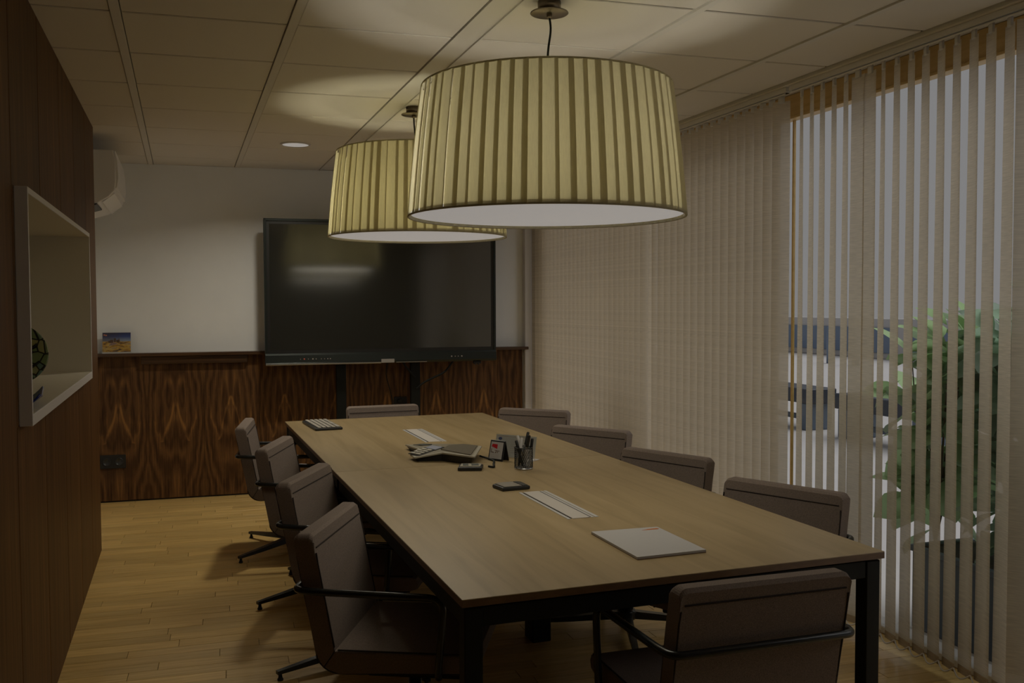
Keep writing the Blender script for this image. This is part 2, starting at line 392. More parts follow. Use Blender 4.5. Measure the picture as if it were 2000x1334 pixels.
# ================================================================== PENDANT LAMPS
def pendant(loc, zb, zt, rb, rt, n, label, rose_d, cord_bend, power, tone):
    L = thing('pendant_lamp', label, 'lamp', (loc[0], loc[1], 0), 0, 'large pleated pendant lamps')
    w = 2*PI/n*1.34; seg = 5; vs = []; fs = []
    for i in range(seg+1):
        t = i/seg; R = rb+(rt-rb)*t; z = zb+(zt-zb)*t; bow = .004*math.sin(t*PI)
        for k in range(4):
            a = -w/2+w*k/3; rr = R+bow-.0045+.009*k/3
            vs.append((rr*math.cos(a), rr*math.sin(a), z))
    for i in range(seg):
        for k in range(3): fs.append((i*4+k, i*4+k+1, (i+1)*4+k+1, (i+1)*4+k))
    me = MB().add(vs, fs, True).mesh('ribbon', M_shade)
    for i in range(n): link('ribbon', me, L, (0, 0, 0), (0, 0, 2*PI*(i+random.uniform(-.16, .16))/n))
    def ring(r, z, t): return MB().tube([(r*math.cos(2*PI*i/72), r*math.sin(2*PI*i/72), z) for i in range(72)], t, 8, closed=True)
    obj('bottom_ring', ring(rb+.001, zb+.002, .0036), M_shade, L); obj('top_ring', ring(rt+.001, zt-.001, .0034), M_shade, L)
    obj('diffuser', MB().lathe([(0, zb+.010), (rb-.008, zb+.010), (rb-.008, zb+.016), (0, zb+.016)], 72, smooth=False), M_diff, L)
    sp = MB()
    for i in range(3):
        a = 2*PI*i/3+.4; sp.tube([(0, 0, zt-.03), (rt*math.cos(a), rt*math.sin(a), zt-.003)], .003, 6)
    obj('spider_frame', sp, M_chrome, L)
    obj('reflector_plate', MB().lathe([(0, zt-.10), (.21, zt-.10), (.21, zt-.096), (0, zt-.096)], 48, smooth=False), M_shade, L)
    dx, dy = rose_d
    obj('ceiling_rose', MB().lathe([(0, CH+.002), (.042, CH+.002), (.042, CH-.036)], 40).lathe([(.0, CH-.037), (.068, CH-.037), (.069, CH-.040), (.066, CH-.042), (0, CH-.042)], 48)
        .lathe([(.0, CH-.042), (.010, CH-.042), (.010, CH-.056), (0, CH-.058)], 14, M=Matrix.Translation((0, 0, 0))), M_brass, L, (dx, dy, 0))
    pts = catmull([(dx, dy, CH-.05), (dx+cord_bend*.25, dy, CH-.10), (dx*.5, dy*.5, CH-.18), (0, 0, zt-.02), (0, 0, zt-.11)])
    obj('cord', MB().tube(pts, .0042, 8), M_black, L)
    light('bulb_light', 'POINT', (0, 0, zb+.13), power*LAMP_BULB, tone, L, .045)
    light('diffuser_light', 'AREA', (0, 0, zb-.012), power*LAMP_DOWN, (1, .92, .74), L, rb*1.7, 'DISK')
    return L
pendant((1.262, 3.235), 1.83, 2.297, .503, .452, 62, 'nearer pleated cream pendant lamp, seen whole, over the near half of the table', (.0, -.03), .02, 1.0, (1, .95, .80))
pendant((1.240, 5.145), 1.885, 2.352, .490, .440, 60, 'farther pleated yellow pendant lamp partly hidden behind the nearer one', (-.02, 0), .01, 1.0, (1, .93, .62))

# recessed downlights
def downlight(x, y, label, group=None, pw=1.0):
    d = thing('downlight', label, 'downlight', (x, y, CH), 0, group)
    obj('trim_ring', MB().lathe([(.088, .0), (.088, -.006), (.100, -.005), (.102, .0)], 40), M_white, d)
    obj('lens', MB().lathe([(0, -.003), (.088, -.003), (.088, 0), (0, 0)], 40, smooth=False), M_lit, d)
    light('downlight_light', 'AREA', (0, 0, -.012), DOWNLIGHT*pw, (1, .92, .76), d, .15, 'DISK', spread=2.55)
downlight(.736, 6.565, 'round recessed downlight glowing in the ceiling near the back wall')

# ================================================================== CONFERENCE TABLE
TX, TY, TW, TL, TR, TZ = .678, 2.355, 1.378, 4.033, .0133, .74
tab = thing('conference_table', 'long pale oak conference table with a black steel frame', 'table', (TX, TY, 0), TR)
HALF = TL/2
for a, b in ((0, HALF-.001), (HALF+.001, TL)):
    o = MB().box(0, TW, a, b, TZ-.003, TZ, .001).box(0, TW, a, b, TZ-.022, TZ-.003, .0008, mi=1)
    obj('tabletop', o, (M_table, M_tedge), tab)
def leg(x, y): obj('leg', MB().box(x-.026, x+.026, y-.026, y+.026, 0, TZ-.028, .003), M_black, tab)
for x in (.035, TW-.035):
    for y in (.035, HALF+(.13 if x < .5 else .0), TL-.035): leg(x, y)
for y in (.035, TL-.035): obj('end_rail', MB().box(.061, TW-.061, y-.022, y+.022, TZ-.082, TZ-.028, .002), M_black, tab)
obj('center_rail', MB().box(.061, TW-.061, HALF-.022, HALF+.022, TZ-.082, TZ-.028, .002), M_black, tab)
for x in (.035, TW-.035):
    for a, b in ((.061, HALF-.026), (HALF+.026, TL-.061)): obj('side_rail', MB().box(x-.022, x+.022, a, b, TZ-.082, TZ-.028, .002), M_black, tab)
obj('cable_column', MB().box(.79, .88, 1.53, 1.63, .0, TZ-.03, .004), M_black, tab)
obj('cable_tray', MB().box(.55, .83, .5, 3.4, TZ-.12, TZ-.09, .004).box(.55, .556, .5, 3.4, TZ-.12, TZ-.04).box(.824, .83, .5, 3.4, TZ-.12, TZ-.04), M_black, tab)
# hatch local coordinates from world corners
def tloc(x, y):
    dx, dy = x-TX, y-TY; c, s = math.cos(TR), math.sin(TR); return dx*c+dy*s, -dx*s+dy*c
for (x0, x1, y0, y1) in ((1.291, 1.413, 3.115, 3.625), (1.268, 1.392, 5.14, 5.695)):
    a = tloc(x0, y0); b = tloc(x1, y1); cx, cy = (a[0]+b[0])/2, (a[1]+b[1])/2; w, h = (x1-x0)/2, (y1-y0)/2
    fr = obj('cable_hatch', MB().box(-w, -w+.012, -h, h, -.004, .0022, .0008).box(w-.014, w, -h, h, -.004, .0022, .0008).box(w-.028, w-.018, -h, h, -.004, .0018, .0008), MATS.get('hatch_rim') or plain('hatch_rim', (.62, .62, .62), .35, .2), tab, (cx, cy, TZ))
    obj('hatch_lid', MB().box(-w+.020, w-.034, -h+.001, h-.001, -.003, .0026, .0008), plain('hatch_lid_grey', (.58, .54, .49), .45) if 'hatch_lid_grey' not in MATS else MATS['hatch_lid_grey'], fr)
    obj('hatch_slot', MB().box(-w+.012, -w+.020, -h+.01, h-.01, -.003, .0009).box(w-.034, w-.028, -h+.01, h-.01, -.003, .0009), M_gap, fr)

# ================================================================== CHAIRS
def make_chair_parts(root):
    w = .515; hw = w/2
    arc = [(-.262+.0, .430)]
    c = (-.185, .432); R = .078
    arc = [(c[0]+R*math.cos(a), c[1]+R*math.sin(a)) for a in [PI+.18+(PI/2-.18)*i/6 for i in range(7)]]
    inner = (-.200, .425)
    mid = 3
    back = [inner, (-.252, .700), (-.2605, .745), (-.268, .785), (-.280, .793), (-.318, .793), (-.330, .783), (-.3225, .745), (-.3145, .700)] + arc[:mid+1]
    seat = [inner] + [arc[mid]] + arc[mid+1:] + [(.225, .368), (.255, .378), (.262, .402), (.252, .422), (.235, .426)]
    back = back[::-1] if area2(back) < 0 else back
    seat = seat[::-1] if area2(seat) < 0 else seat
    def padded(poly, corner=None):
        bm = bmesh.new(); A = [bm.verts.new((-hw, u, v)) for u, v in poly]; B = [bm.verts.new((hw, u, v)) for u, v in poly]; n = len(poly)
        bm.faces.new(A[::-1]); bm.faces.new(B)
        for i in range(n): bm.faces.new((A[i], A[(i+1) % n], B[(i+1) % n], B[i]))
        if corner:
            bm.free(); bm = bmesh.new(); rc = .024       # loft across the width, the top sinking into two rounded corners
            xs = [hw-rc+rc*math.sin(a*PI/2/6) for a in range(7)]; xs = [-x for x in xs[::-1]] + xs
            rows = []
            for x in xs:
                d = max(0, abs(x)-(hw-rc)); zt = .793-(rc-math.sqrt(max(0, rc*rc-d*d)))
                kk = (zt-corner)/(.793-corner)
                rows.append([bm.verts.new((x, u, v if v <= corner else corner+(v-corner)*kk)) for u, v in poly])
            bm.faces.new(rows[0][::-1]); bm.faces.new(rows[-1])
            for A_, B_ in zip(rows[:-1], rows[1:]):
                for i in range(n): bm.faces.new((A_[i], A_[(i+1) % n], B_[(i+1) % n], B_[i]))
        rim = [e for e in bm.edges if abs(abs(e.verts[0].co.x)-hw) < 1e-5 and abs(e.verts[0].co.x-e.verts[1].co.x) < 1e-5]
        bmesh.ops.bevel(bm, geom=rim, offset=.006, segments=2, profile=.5, affect='EDGES')
        bmesh.ops.recalc_face_normals(bm, faces=bm.faces[:]); return bm
    obj('backrest', MB().bm_add(padded(back, .70)), M_grey, root)
    obj('seat', MB().bm_add(padded(seat)), M_grey, root)
    pp = MB()
    for s in (-1, 1):
        x = s*(hw-.003)
        pp.tube([(x-.0*s, -.2015, .437), (x, -.236, .62), (x, -.2515, .70), (x-s*.002, -.2575, .735)], .0028, 6)
        pp.tube([(x-s*.002, -.3215, .735), (x, -.3145, .70), (x, -.300, .62), (x, -.2655, .455)]+[(x, p[0]-.0008, p[1]) for p in arc[1:]]+[(x, .225, .366)], .0028, 6)
        pp.tube([(x, -.19, .4285), (x, .238, .4285)], .0028, 6)
    pp.tube([(-hw+.014, -.3245, .750), (hw-.014, -.3245, .750)], .0026, 6)
    pp.tube([(-hw+.014, -.2608, .750), (hw-.014, -.2608, .750)], .0022, 6)
    obj('piping', pp, M_greyd, root)
    ax = hw+.024
    p = [(-hw+.03, .135, .358), (-ax, .135, .358), (-ax, .155, .612), (-ax, -.26, .620), (-ax+.01, -.322, .622), (ax-.01, -.322, .622), (ax, -.26, .620), (ax, .155, .612), (ax, .135, .358), (hw-.03, .135, .358)]
    obj('arm_rail', MB().tube(fillet(p, .05), .0115, 10), M_blackg, root)
    obj('seat_plate', MB().box(-.235, .235, -.10, .20, .342, .362, .004).box(-.09, .09, -.08, .10, .31, .343, .008), M_black, root)
    obj('column', MB().lathe([(.0, .07), (.030, .07), (.030, .20), (.022, .205), (.022, .32), (0, .32)], 20), M_blackg, root)
    obj('hub', MB().lathe([(0, .05), (.042, .05), (.046, .06), (.046, .085), (.036, .095), (0, .095)], 20), M_blackg, root)
    lg = MB(); Lr = .44
    vs = []
    for r, wd, z0, z1 in ((.02, .019, .052, .088), (Lr*.6, .015, .036, .060), (Lr, .011, .028, .042)):
        vs += [(r, -wd, z0), (r, wd, z0), (r, wd, z1), (r, -wd, z1)]
    fs = [(3, 2, 1, 0), (8, 9, 10, 11)]
    for i in range(2):
        for k in range(4): fs.append((i*4+k, i*4+(k+1) % 4, (i+1)*4+(k+1) % 4, (i+1)*4+k))
    lm = lg.add(vs, fs).mesh('leg', M_blackg)
    gm = MB().lathe([(0, 0), (.011, 0), (.013, .006), (.009, .012), (.006, .030), (0, .030)], 12).mesh('glide', M_plast)
    for k in range(4):
        l = link('leg', lm, root, (0, 0, 0), (0, 0, PI/4+k*PI/2))
        link('glide', gm, l, (Lr-.014, 0, 0))
def area2(p): return sum(p[i][0]*p[(i+1) % len(p)][1]-p[(i+1) % len(p)][0]*p[i][1] for i in range(len(p)))
chairs = [  # x, y of the column, facing in degrees, label
    (.724, 3.095, -25.9, 'taupe armchair on the wood wall side of the table, nearest the viewer, whole seat showing'),
    (.750, 3.985, -26.8, 'taupe armchair on the wood wall side of the table, second from the near end'),
    (.723, 4.974, -20.4, 'taupe armchair on the wood wall side of the table, third from the near end'),
    (.641, 5.954, -9.4, 'taupe armchair on the wood wall side of the table, farthest, before the walnut wainscot'),
    (1.981, 3.034, 206.2, 'taupe armchair on the blinds side of the table, nearest, before the open slats'),
    (1.930, 3.930, 204.5, 'taupe armchair on the blinds side of the table, second from the near end'),
    (1.985, 4.850, 214, 'taupe armchair on the blinds side of the table, third from the near end'),
    (2.054, 5.826, 226, 'taupe armchair on the blinds side of the table, farthest, near the wainscot'),
    (1.34, 6.36, -89, 'taupe armchair at the far table end, facing us below the large screen'),
    (1.436, 2.406, 89, 'taupe armchair at the near table end, seen from behind with its black rail'),
]
proto = None
for x, y, face, lab in chairs:
    rz = math.radians(face)-PI/2
    loc = (x, y, 0)
    if proto is None:
        proto = thing('meeting_chair', lab, 'chair', loc, rz, 'meeting chairs around the table'); make_chair_parts(proto); r = proto
    else:
        r = copy_tree(proto); r.location = loc; r.rotation_euler = (0, 0, rz); r['label'] = lab

# ================================================================== VERTICAL BLINDS
XB = 2.88; ZB0, ZB1 = .045, 2.535
def slat_mesh(twist=0):   # degrees the foot of the slat hangs short of its top
    mb = MB(); w = .0445; nz = 12; vs = []; fs = []
    for i in range(nz+1):
        z = ZB0+(ZB1-ZB0)*i/nz
        for k in range(4):
            t = -1+2*k/3; a = math.radians(twist*(1-i/nz)); cx, cy = .0055*(1-t*t), w*t; vs.append((cx*math.cos(a)-cy*math.sin(a), cx*math.sin(a)+cy*math.cos(a), z))
    for i in range(nz):
        for k in range(3): fs.append((i*4+k, i*4+k+1, (i+1)*4+k+1, (i+1)*4+k))
    return mb.add(vs, fs, True).mesh('slat', M_slat)
SM = {0: slat_mesh(), 13: slat_mesh(13)}
HM = MB().box(-.006, .006, -.016, .016, ZB1-.010, ZB1+.026, .002).tube([(0, 0, ZB1+.006), (0, 0, ZB1+.030)], .003, 6).mesh('hanger', M_white)
WM = MB().box(-.0012, .0012, -.042, .042, ZB0+.002, ZB0+.034).mesh('weight', cloth('blind_hem', (.42, .34, .24), 1, .1, streak=(14, 14, 200), bump=0))
def blind(name, label, ys, phis, y0, y1, chains, twist=0):
    B = thing(name, label, 'blind', (XB, 0, 0), 0)
    obj('headrail', MB().box(-.019, .019, y0, y1, 2.568, 2.594, .002), M_white, B)
    obj('rail_channel', MB().box(-.009, .009, y0+.01, y1-.01, 2.5655, 2.569), M_gap, B)
    obj('carrier_rod', MB().tube([(-.016, y0+.01, 2.560), (-.016, y1-.01, 2.560)], .0045, 8), M_white, B)
    pos = []
    for y, ph in zip(ys, phis):
        ph += random.uniform(-1.5, 1.5)
        s = link('slat', SM[twist if ph > 0 else 0], B, (0, y, 0), (0, 0, -math.radians(ph)))
        link('hanger', HM, s); link('weight', WM, s, (0, 0, 0), (0, 0, math.radians(twist if ph > 0 else 0)))
        pos.append((y, ph-(twist if ph > 0 else 0)))
    if chains:
        for side in (-1,):
            for (ya, pa), (yc, pc) in zip(pos[:-1], pos[1:]):
                A = Vector((math.sin(math.radians(pa))*.04*side, ya+math.cos(math.radians(pa))*.04*side, ZB0+.018))
                Cc = Vector((math.sin(math.radians(pc))*.04*side, yc+math.cos(math.radians(pc))*.04*side, ZB0+.018))
                pts = [A.lerp(Cc, t/8)+Vector((-.012*math.sin(PI*t/8), 0, -.026*math.sin(PI*t/8))) for t in range(9)]
                obj('bead_chain', MB().tube(pts, .0032, 6), M_white, B)
    return B
near_y = [3.9, 3.821, 3.742, 3.658, 3.576, 3.495, 3.416, 3.334, 3.252, 3.169, 3.089, 3.006, 2.926, 2.843, 2.762, 2.678, 2.59, 2.50, 2.42, 2.34]
near_y = [y*1.0105 for y in near_y]
near_p = [26, 25, 24, 24, 25, 2, 9, 29]+[25]*8+[-32]*4
near_y += [2.34*1.0105-.0818*(i+1) for i in range(24)]; near_p += [-32]*24
blind('vertical_blind', 'vertical blind with linen slats turned open, plants showing between them', near_y, near_p, .3, 4.02, True, 13)
far_y = [4.108+.0818*i for i in range(44)]
far_p = [-44-.15*i for i in range(44)]
far_p[17] = -8
blind('vertical_blind', 'closed vertical blind of linen slats behind the row of chairs', far_y, far_p, 4.045, 7.66, False)

# ================================================================== LARGE SCREEN
YT = 7.46
tv = thing('display_screen', 'large black flat screen display hung before the back wall', 'screen', (1.515, YT, 1.045), RZ)
w2, h = .925, 1.135
M_bez = plain('dark_anodised_metal', (.030, .036, .034), .35, .6)
obj('housing', MB().box(-w2, w2, .006, .075, 0, h, .006), M_plast, tv)
fr = MB()
fr.box(-w2, -w2+.020, -.008, .02, .03, h, .002).box(w2-.020, w2, -.008, .02, .03, h, .002).box(-w2, w2, -.008, .02, h-.020, h, .002)
obj('bezel', fr, M_bez, tv)
obj('inner_border', MB().box(-w2+.02, w2-.02, -.001, .008, .09, h-.02), M_plast, tv)
obj('glass_panel', MB().box(-w2+.042, w2-.042, -.0025, .004, .118, h-.042), M_screen, tv)
obj('chin_bar', MB().prism([(-.008, .09), (-.020, .076), (-.024, .02), (-.016, .006), (.02, .006), (.02, .09)], 'x', -w2, w2, bev=.001, seg=1), M_bez, tv)
obj('tray_lip', MB().box(-w2+.005, -.03, -.030, -.016, .0, .012, .002).box(.09, .34, -.028, -.016, .004, .010, .001), M_chrome, tv)
obj('name_badge', MB().box(-.03, .075, -.031, -.018, .004, .034, .002), plain('badge_silver', (.45, .43, .41), .4, .5), tv)
bt = MB()
for x, r in ((-.66, .003), (-.63, .006), (-.60, .003), (-.565, .0055), (-.54, .0035), (-.50, .003), (-.475, .003), (-.45, .004), (-.43, .004), (.545, .006), (.575, .004), (.60, .004), (.63, .006)):
    bt.lathe([(0, 0), (r, 0), (r, .003), (0, .003)], 10, M=Matrix.Translation((x, -.0215, .045)) @ Matrix.Rotation(PI/2, 4, 'X'))
obj('control_button', bt, plain('button_grey', (.40, .34, .30), .5), tv)
obj('red_button', MB().lathe([(0, 0), (.0062, 0), (.0062, .004), (0, .004)], 10, M=Matrix.Translation((-.63, -.0215, .045)) @ Matrix.Rotation(PI/2, 4, 'X')), plain('button_red', (.5, .10, .07), .5), tv)
obj('antenna_plug', MB().box(.735, .80, .0, .03, -.022, .0, .003).box(.745, .757, -.004, .01, -.030, -.012, .002).box(.77, .782, -.004, .01, -.030, -.012, .002), M_plast, tv)
for pts in ([(.57, .04, .0), (.50, .04, -.085), (.40, .05, -.135), (.33, .055, -.17), (.27, .07, -.22)], [(.155, .04, .0), (.20, .05, -.06), (.255, .06, -.125)], [(.03, .05, .0), (.03, .12, -.10), (.06, .13, -.22), (.085, .13, -.33), (.09, .13, -.5)]):
    obj('cable', MB().tube(catmull(pts), .0085 if len(pts) < 5 or pts[0][0] > .5 else .004, 8), M_black, tv)
st = thing('screen_stand', 'black two-post stand carrying the large screen behind the table', 'stand', (1.515, YT+.14, 0), RZ)
for x in (-.325, .278):
    obj('post', MB().box(x-.038, x+.038, -.03, .03, .03, 1.75, .003), M_black, st)
    obj('foot', MB().box(x-.03, x+.03, -.42, .05, 0, .03, .004), M_black, st)
obj('cross_bar', MB().box(-.325, .278, -.02, .02, 1.30, 1.38, .003), M_black, st)
obj('mount_plate', MB().box(-.42, .32, -.06, -.03, 1.35, 1.75, .003), M_black, st)
sk = thing('wall_socket', 'small black socket and plug on the wainscot between the screen posts', 'socket', (1.70, yb(1.70)-.030, .715), RZ)
obj('socket_plate', MB().box(-.06, .05, -.008, -.0005, -.03, .03, .002), M_plast, sk)
obj('plug', MB().box(-.03, .0, -.04, -.008, -.012, .012, .004), M_plast, sk)

# ================================================================== LEFT SIDE: niche, dish, air conditioner, card, outlet
nd = .42
pr, bw = .040, .010
ni = thing('display_niche', 'white framed display niche set into the walnut wall', 'niche', (XW, 0, 0))
NB = MB()
NB.box(-nd-.01, -nd, NY0, NY1, NZ0, NZ1)                                       # back
obj('back_board', NB, M_nich, ni)
obj('shelf_board', MB().box(-nd, pr-.004, NY0+.010, NY1, NZ0, NZ0+.030), M_nich, ni)
obj('top_board', MB().box(-nd, pr-.004, NY0+.010, NY1, NZ1-.014, NZ1), M_nich, ni)
obj('side_board', MB().box(-nd, pr-.004, NY1-.010, NY1, NZ0+.030, NZ1-.014), M_nich, ni)
obj('side_board', MB().box(-nd, .0, NY0, NY0+.010, NZ0+.030, NZ1-.014), M_nich, ni)
pr, bw = .040, .010
f0 = pr-.004
obj('frame_stile', MB().box(.001, pr, NY0-.004, NY0+bw, NZ0-.006, NZ1+.006, .001), M_white, ni)
obj('frame_stile', MB().box(f0, pr, NY1-bw, NY1+.004, NZ0-.006, NZ1+.006, .001).box(.001, f0, NY1, NY1+.004, NZ0-.006, NZ1+.006), M_white, ni)
obj('frame_rail', MB().box(f0, pr, NY0+bw, NY1-bw, NZ1-.014, NZ1+.006, .001).box(.001, f0, NY0+bw, NY1-bw, NZ1, NZ1+.006), M_white, ni)
obj('frame_rail', MB().box(f0, pr, NY0+bw, NY1-bw, NZ0-.006, NZ0+.030, .001).box(.001, f0, NY0+bw, NY1-bw, NZ0-.006, NZ0), M_white, ni)

def dish_material():
    m, nt, b = newmat('green_mosaic_glaze'); N = nt.nodes.new; L = nt.links.new
    tc = N('ShaderNodeTexCoord'); mp = N('ShaderNodeMapping'); mp.inputs['Scale'].default_value = (16, 16, 11); L(tc.outputs['Object'], mp.inputs[0])
    v = N('ShaderNodeTexVoronoi'); v.feature = 'DISTANCE_TO_EDGE'; v.inputs['Scale'].default_value = 1; L(mp.outputs[0], v.inputs['Vector'])
    v2 = N('ShaderNodeTexVoronoi'); v2.inputs['Scale'].default_value = 1; L(mp.outputs[0], v2.inputs['Vector'])
    r = ramp(nt, [(.0, (.10, .16, .05)), (.4, (.16, .20, .09)), (.75, (.10, .17, .13)), (1, (.36, .30, .08))]); sx = N('ShaderNodeSeparateXYZ'); L(v2.outputs['Color'], sx.inputs[0]); L(sx.outputs[0], r.inputs[0])
    r2 = ramp(nt, [(.05, (0, 0, 0)), (.09, (1, 1, 1))]); L(v.outputs['Distance'], r2.inputs[0])
    mx = N('ShaderNodeMix'); mx.data_type = 'RGBA'; mx.inputs[6].default_value = (.006, .006, .004, 1); L(r2.outputs[0], mx.inputs[0]); L(r.outputs[0], mx.inputs[7]); L(mx.outputs[2], b.inputs['Base Color'])
    b.inputs['Roughness'].default_value = .15
    return m
pl = thing('glazed_plate', 'round green mosaic plate with black outlines standing in the niche', 'plate', (-.715, 4.70, NZ0+.031), 0)
pl.scale = (.62, .62, .62)
pm = MB().lathe([(0, -.012), (.16, -.012), (.215, .004), (.222, .012), (.215, .014), (.16, .0), (0, .0)], 40)
# stood on edge, leaning back
o = obj('plate_body', pm, dish_material(), pl, (0, 0, .215), (math.radians(76), 0, math.radians(14)))
br = MB()   # raised black branch drawn over the glaze
for pts in ([(.01, -.17, .004), (.03, -.06, .004), (.0, .04, .004), (-.03, .12, .004), (-.02, .18, .006)], [(.03, -.06, .004), (.09, .02, .004), (.15, .07, .005)], [(0, .04, .004), (-.08, .07, .004), (-.14, .05, .004)], [(.02, -.1, .004), (.10, -.10, .004), (.16, -.06, .005)]):
    br.tube(catmull(pts), .009, 6, flat=.4)
obj('black_branch', br, plain('black_glaze', (.006, .006, .005), .2), o)
obj('easel', MB().box(-.05, .05, .03, .10, .0, .012, .002).tube([(0, .03, .0), (0, .10, .16)], .006, 6), M_black, pl)
bd = thing('folded_dish', 'folded cobalt blue glass dish lying at the near side of the niche', 'dish', (-.545, 3.69, NZ0+.031), .10)
vs = []; fs = []; nn = 10
for i in range(nn+1):
    for j in range(nn+1):
        u, v = i/nn*2-1, j/nn*2-1
        z = .003+.020*abs(u*v)+.030*u*u
        vs.append((u*.065, v*.17, z))
for i in range(nn):
    for j in range(nn): a = i*(nn+1)+j; fs.append((a, a+1, a+nn+2, a+nn+1))
do = obj('dish_body', MB().add(vs, fs, True), plain('cobalt_glass', (.014, .028, .20), .22, noise=.3, nscale=18), bd)
sol = do.modifiers.new('s', 'SOLIDIFY'); sol.thickness = .006; sol.offset = 1

ac = thing('air_conditioner', 'white split air conditioner high in the corner beside the wood wall', 'air conditioner', (0, 6.53, 0))
prof = [(XA+.002, 2.50), (XA+.002, 2.15), (-.60, 2.135), (-.50, 2.165), (-.435, 2.205), (-.400, 2.245), (-.392, 2.30), (-.396, 2.42), (-.404, 2.50)]
obj('body', MB().prism(prof, 'y', 0, .88, bev=.006, seg=2), M_ac, ac)
obj('front_panel', MB().prism([(-.405, 2.255), (-.385, 2.265), (-.378, 2.33), (-.382, 2.43), (-.392, 2.497), (-.402, 2.498), (-.397, 2.42)], 'y', .012, .868, bev=.003, seg=1), M_ac, ac)
obj('louver', MB().prism([(-.405, 2.235), (-.47, 2.178), (-.474, 2.171), (-.402, 2.228)], 'y', .03, .85), M_ac, ac)
obj('air_outlet', MB().prism([(-.60, 2.132), (-.505, 2.160), (-.508, 2.154), (-.60, 2.126)], 'y', -.003, .40), M_plast, ac)

def card_material():
    m, nt, b = newmat('landscape_postcard_print'); N = nt.nodes.new; L = nt.links.new
    tc = N('ShaderNodeTexCoord'); sp = N('ShaderNodeSeparateXYZ'); L(tc.outputs['Object'], sp.inputs[0])
    mr = N('ShaderNodeMapRange'); mr.inputs[1].default_value = .012; mr.inputs[2].default_value = .168; L(sp.outputs['Z'], mr.inputs[0])
    n = N('ShaderNodeTexNoise'); n.inputs['Scale'].default_value = 30; n.inputs['Detail'].default_value = 5; n.inputs['Distortion'].default_value = 1
    mp = N('ShaderNodeMapping'); mp.inputs['Scale'].default_value = (.5, 1, 1.6); mp.inputs['Rotation'].default_value = (0, -.3, 0); L(tc.outputs['Object'], mp.inputs[0]); L(mp.outputs[0], n.inputs['Vector'])
    fld = ramp(nt, [(.35, (.05, .04, .05)), (.47, (.42, .22, .03)), (.55, (.55, .38, .10)), (.65, (.20, .13, .16))]); L(n.outputs['Fac'], fld.inputs[0])
    sky = ramp(nt, [(.5, (.30, .36, .45)), (.75, (.05, .08, .25)), (1, (.02, .02, .05))]); L(mr.outputs[0], sky.inputs[0])
    cl = N('ShaderNodeMix'); cl.data_type = 'RGBA'; cl.inputs[7].default_value = (.06, .035, .02, 1); L(sky.outputs[0], cl.inputs[6])
    mrx = N('ShaderNodeMapRange'); mrx.inputs[1].default_value = .06; mrx.inputs[2].default_value = -.05; L(sp.outputs['X'], mrx.inputs[0])
    mm = N('ShaderNodeMath'); mm.operation = 'MULTIPLY'; L(mrx.outputs[0], mm.inputs[0]); L(n.outputs['Fac'], mm.inputs[1]); L(mm.outputs[0], cl.inputs[0])
    st_ = N('ShaderNodeMath'); st_.operation = 'GREATER_THAN'; st_.inputs[1].default_value = .52; L(mr.outputs[0], st_.inputs[0])
    mx = N('ShaderNodeMix'); mx.data_type = 'RGBA'; L(st_.outputs[0], mx.inputs[0]); L(fld.outputs[0], mx.inputs[6]); L(cl.outputs[2], mx.inputs[7]); L(mx.outputs[2], b.inputs['Base Color'])
    b.inputs['Roughness'].default_value = .3
    return m
pc = thing('postcard', 'landscape postcard with golden fields standing on the wainscot shelf', 'postcard', (-.485, yb(-.485)-.062, WZ+.012), RZ)
tl = (math.radians(-6), 0, 0)
obj('card', MB().box(-.10, .10, -.001, .001, .006, .160), card_material(), pc, (0, 0, 0), tl)
bl = MB()
for x, z, w_, h_ in ((-.035, .083, .022, .022), (-.012, .087, .014, .030), (.008, .085, .02, .02), (-.052, .082, .014, .016)): bl.box(x-w_/2, x+w_/2, -.0018, -.001, z, z+h_)
bl.prism([(.012, .09), (.024, .09), (.016, .125)], 'y', -.0018, -.001)
obj('printed_village', bl, plain('print_brown', (.10, .055, .03), .4), pc, (0, 0, 0), tl)
obj('printed_badge', MB().box(-.092, -.080, -.0018, -.001, .138, .147).box(-.079, -.068, -.0018, -.001, .135, .144), plain('print_red', (.55, .20, .12), .4), pc, (0, 0, 0), tl)
obj('card_base', MB().box(-.102, .102, -.012, .012, 0, .012, .001), M_paper, pc)

so = thing('double_outlet', 'black double power outlet low on the wainscot at the corner', 'outlet', (-.528, yb(-.528)-.030, .315), RZ)
obj('cover_plate', MB().box(-.092, .092, -.010, -.0005, -.052, .052, .003), M_plast, so)
for x in (-.044, .044):
    obj('socket_well', MB().lathe([(.030, 0), (.030, .006), (.026, .006), (.024, .0015), (0, .0015)], 24, M=Matrix.Translation((x, -.010, 0)) @ Matrix.Rotation(PI/2, 4, 'X')), plain('socket_dark', (.03, .03, .03), .3) if 'socket_dark' not in MATS else MATS['socket_dark'], so)

# ================================================================== THINGS ON THE TABLE
Z = TZ
kb = thing('keyboard', 'black keyboard with pale keys at the far corner of the table', 'keyboard', (.822, 6.055, Z), math.radians(4))
obj('body', MB().box(-.085, .085, -.215, .215, .0, .016, .004), M_plast, kb)
km = plain('pale_key', (.40, .37, .32), .5)
KM = MB().box(-.011, .011, -.0125, .0125, 0, .006, .002).mesh('key', km)
KS = MB().box(-.011, .011, -.06, .06, 0, .006, .002).mesh('key', km)
for r_ in range(5):
    x = .060-r_*.029
    if r_ == 0:
        link('key', KS, kb, (x, 0, .016))
        ks = [-.19, -.16, -.13, -.10, .10, .13, .16, .19]
    else: ks = [-.195+i*.030 for i in range(14)]
    for k in ks: link('key', KM, kb, (x, k, .016))

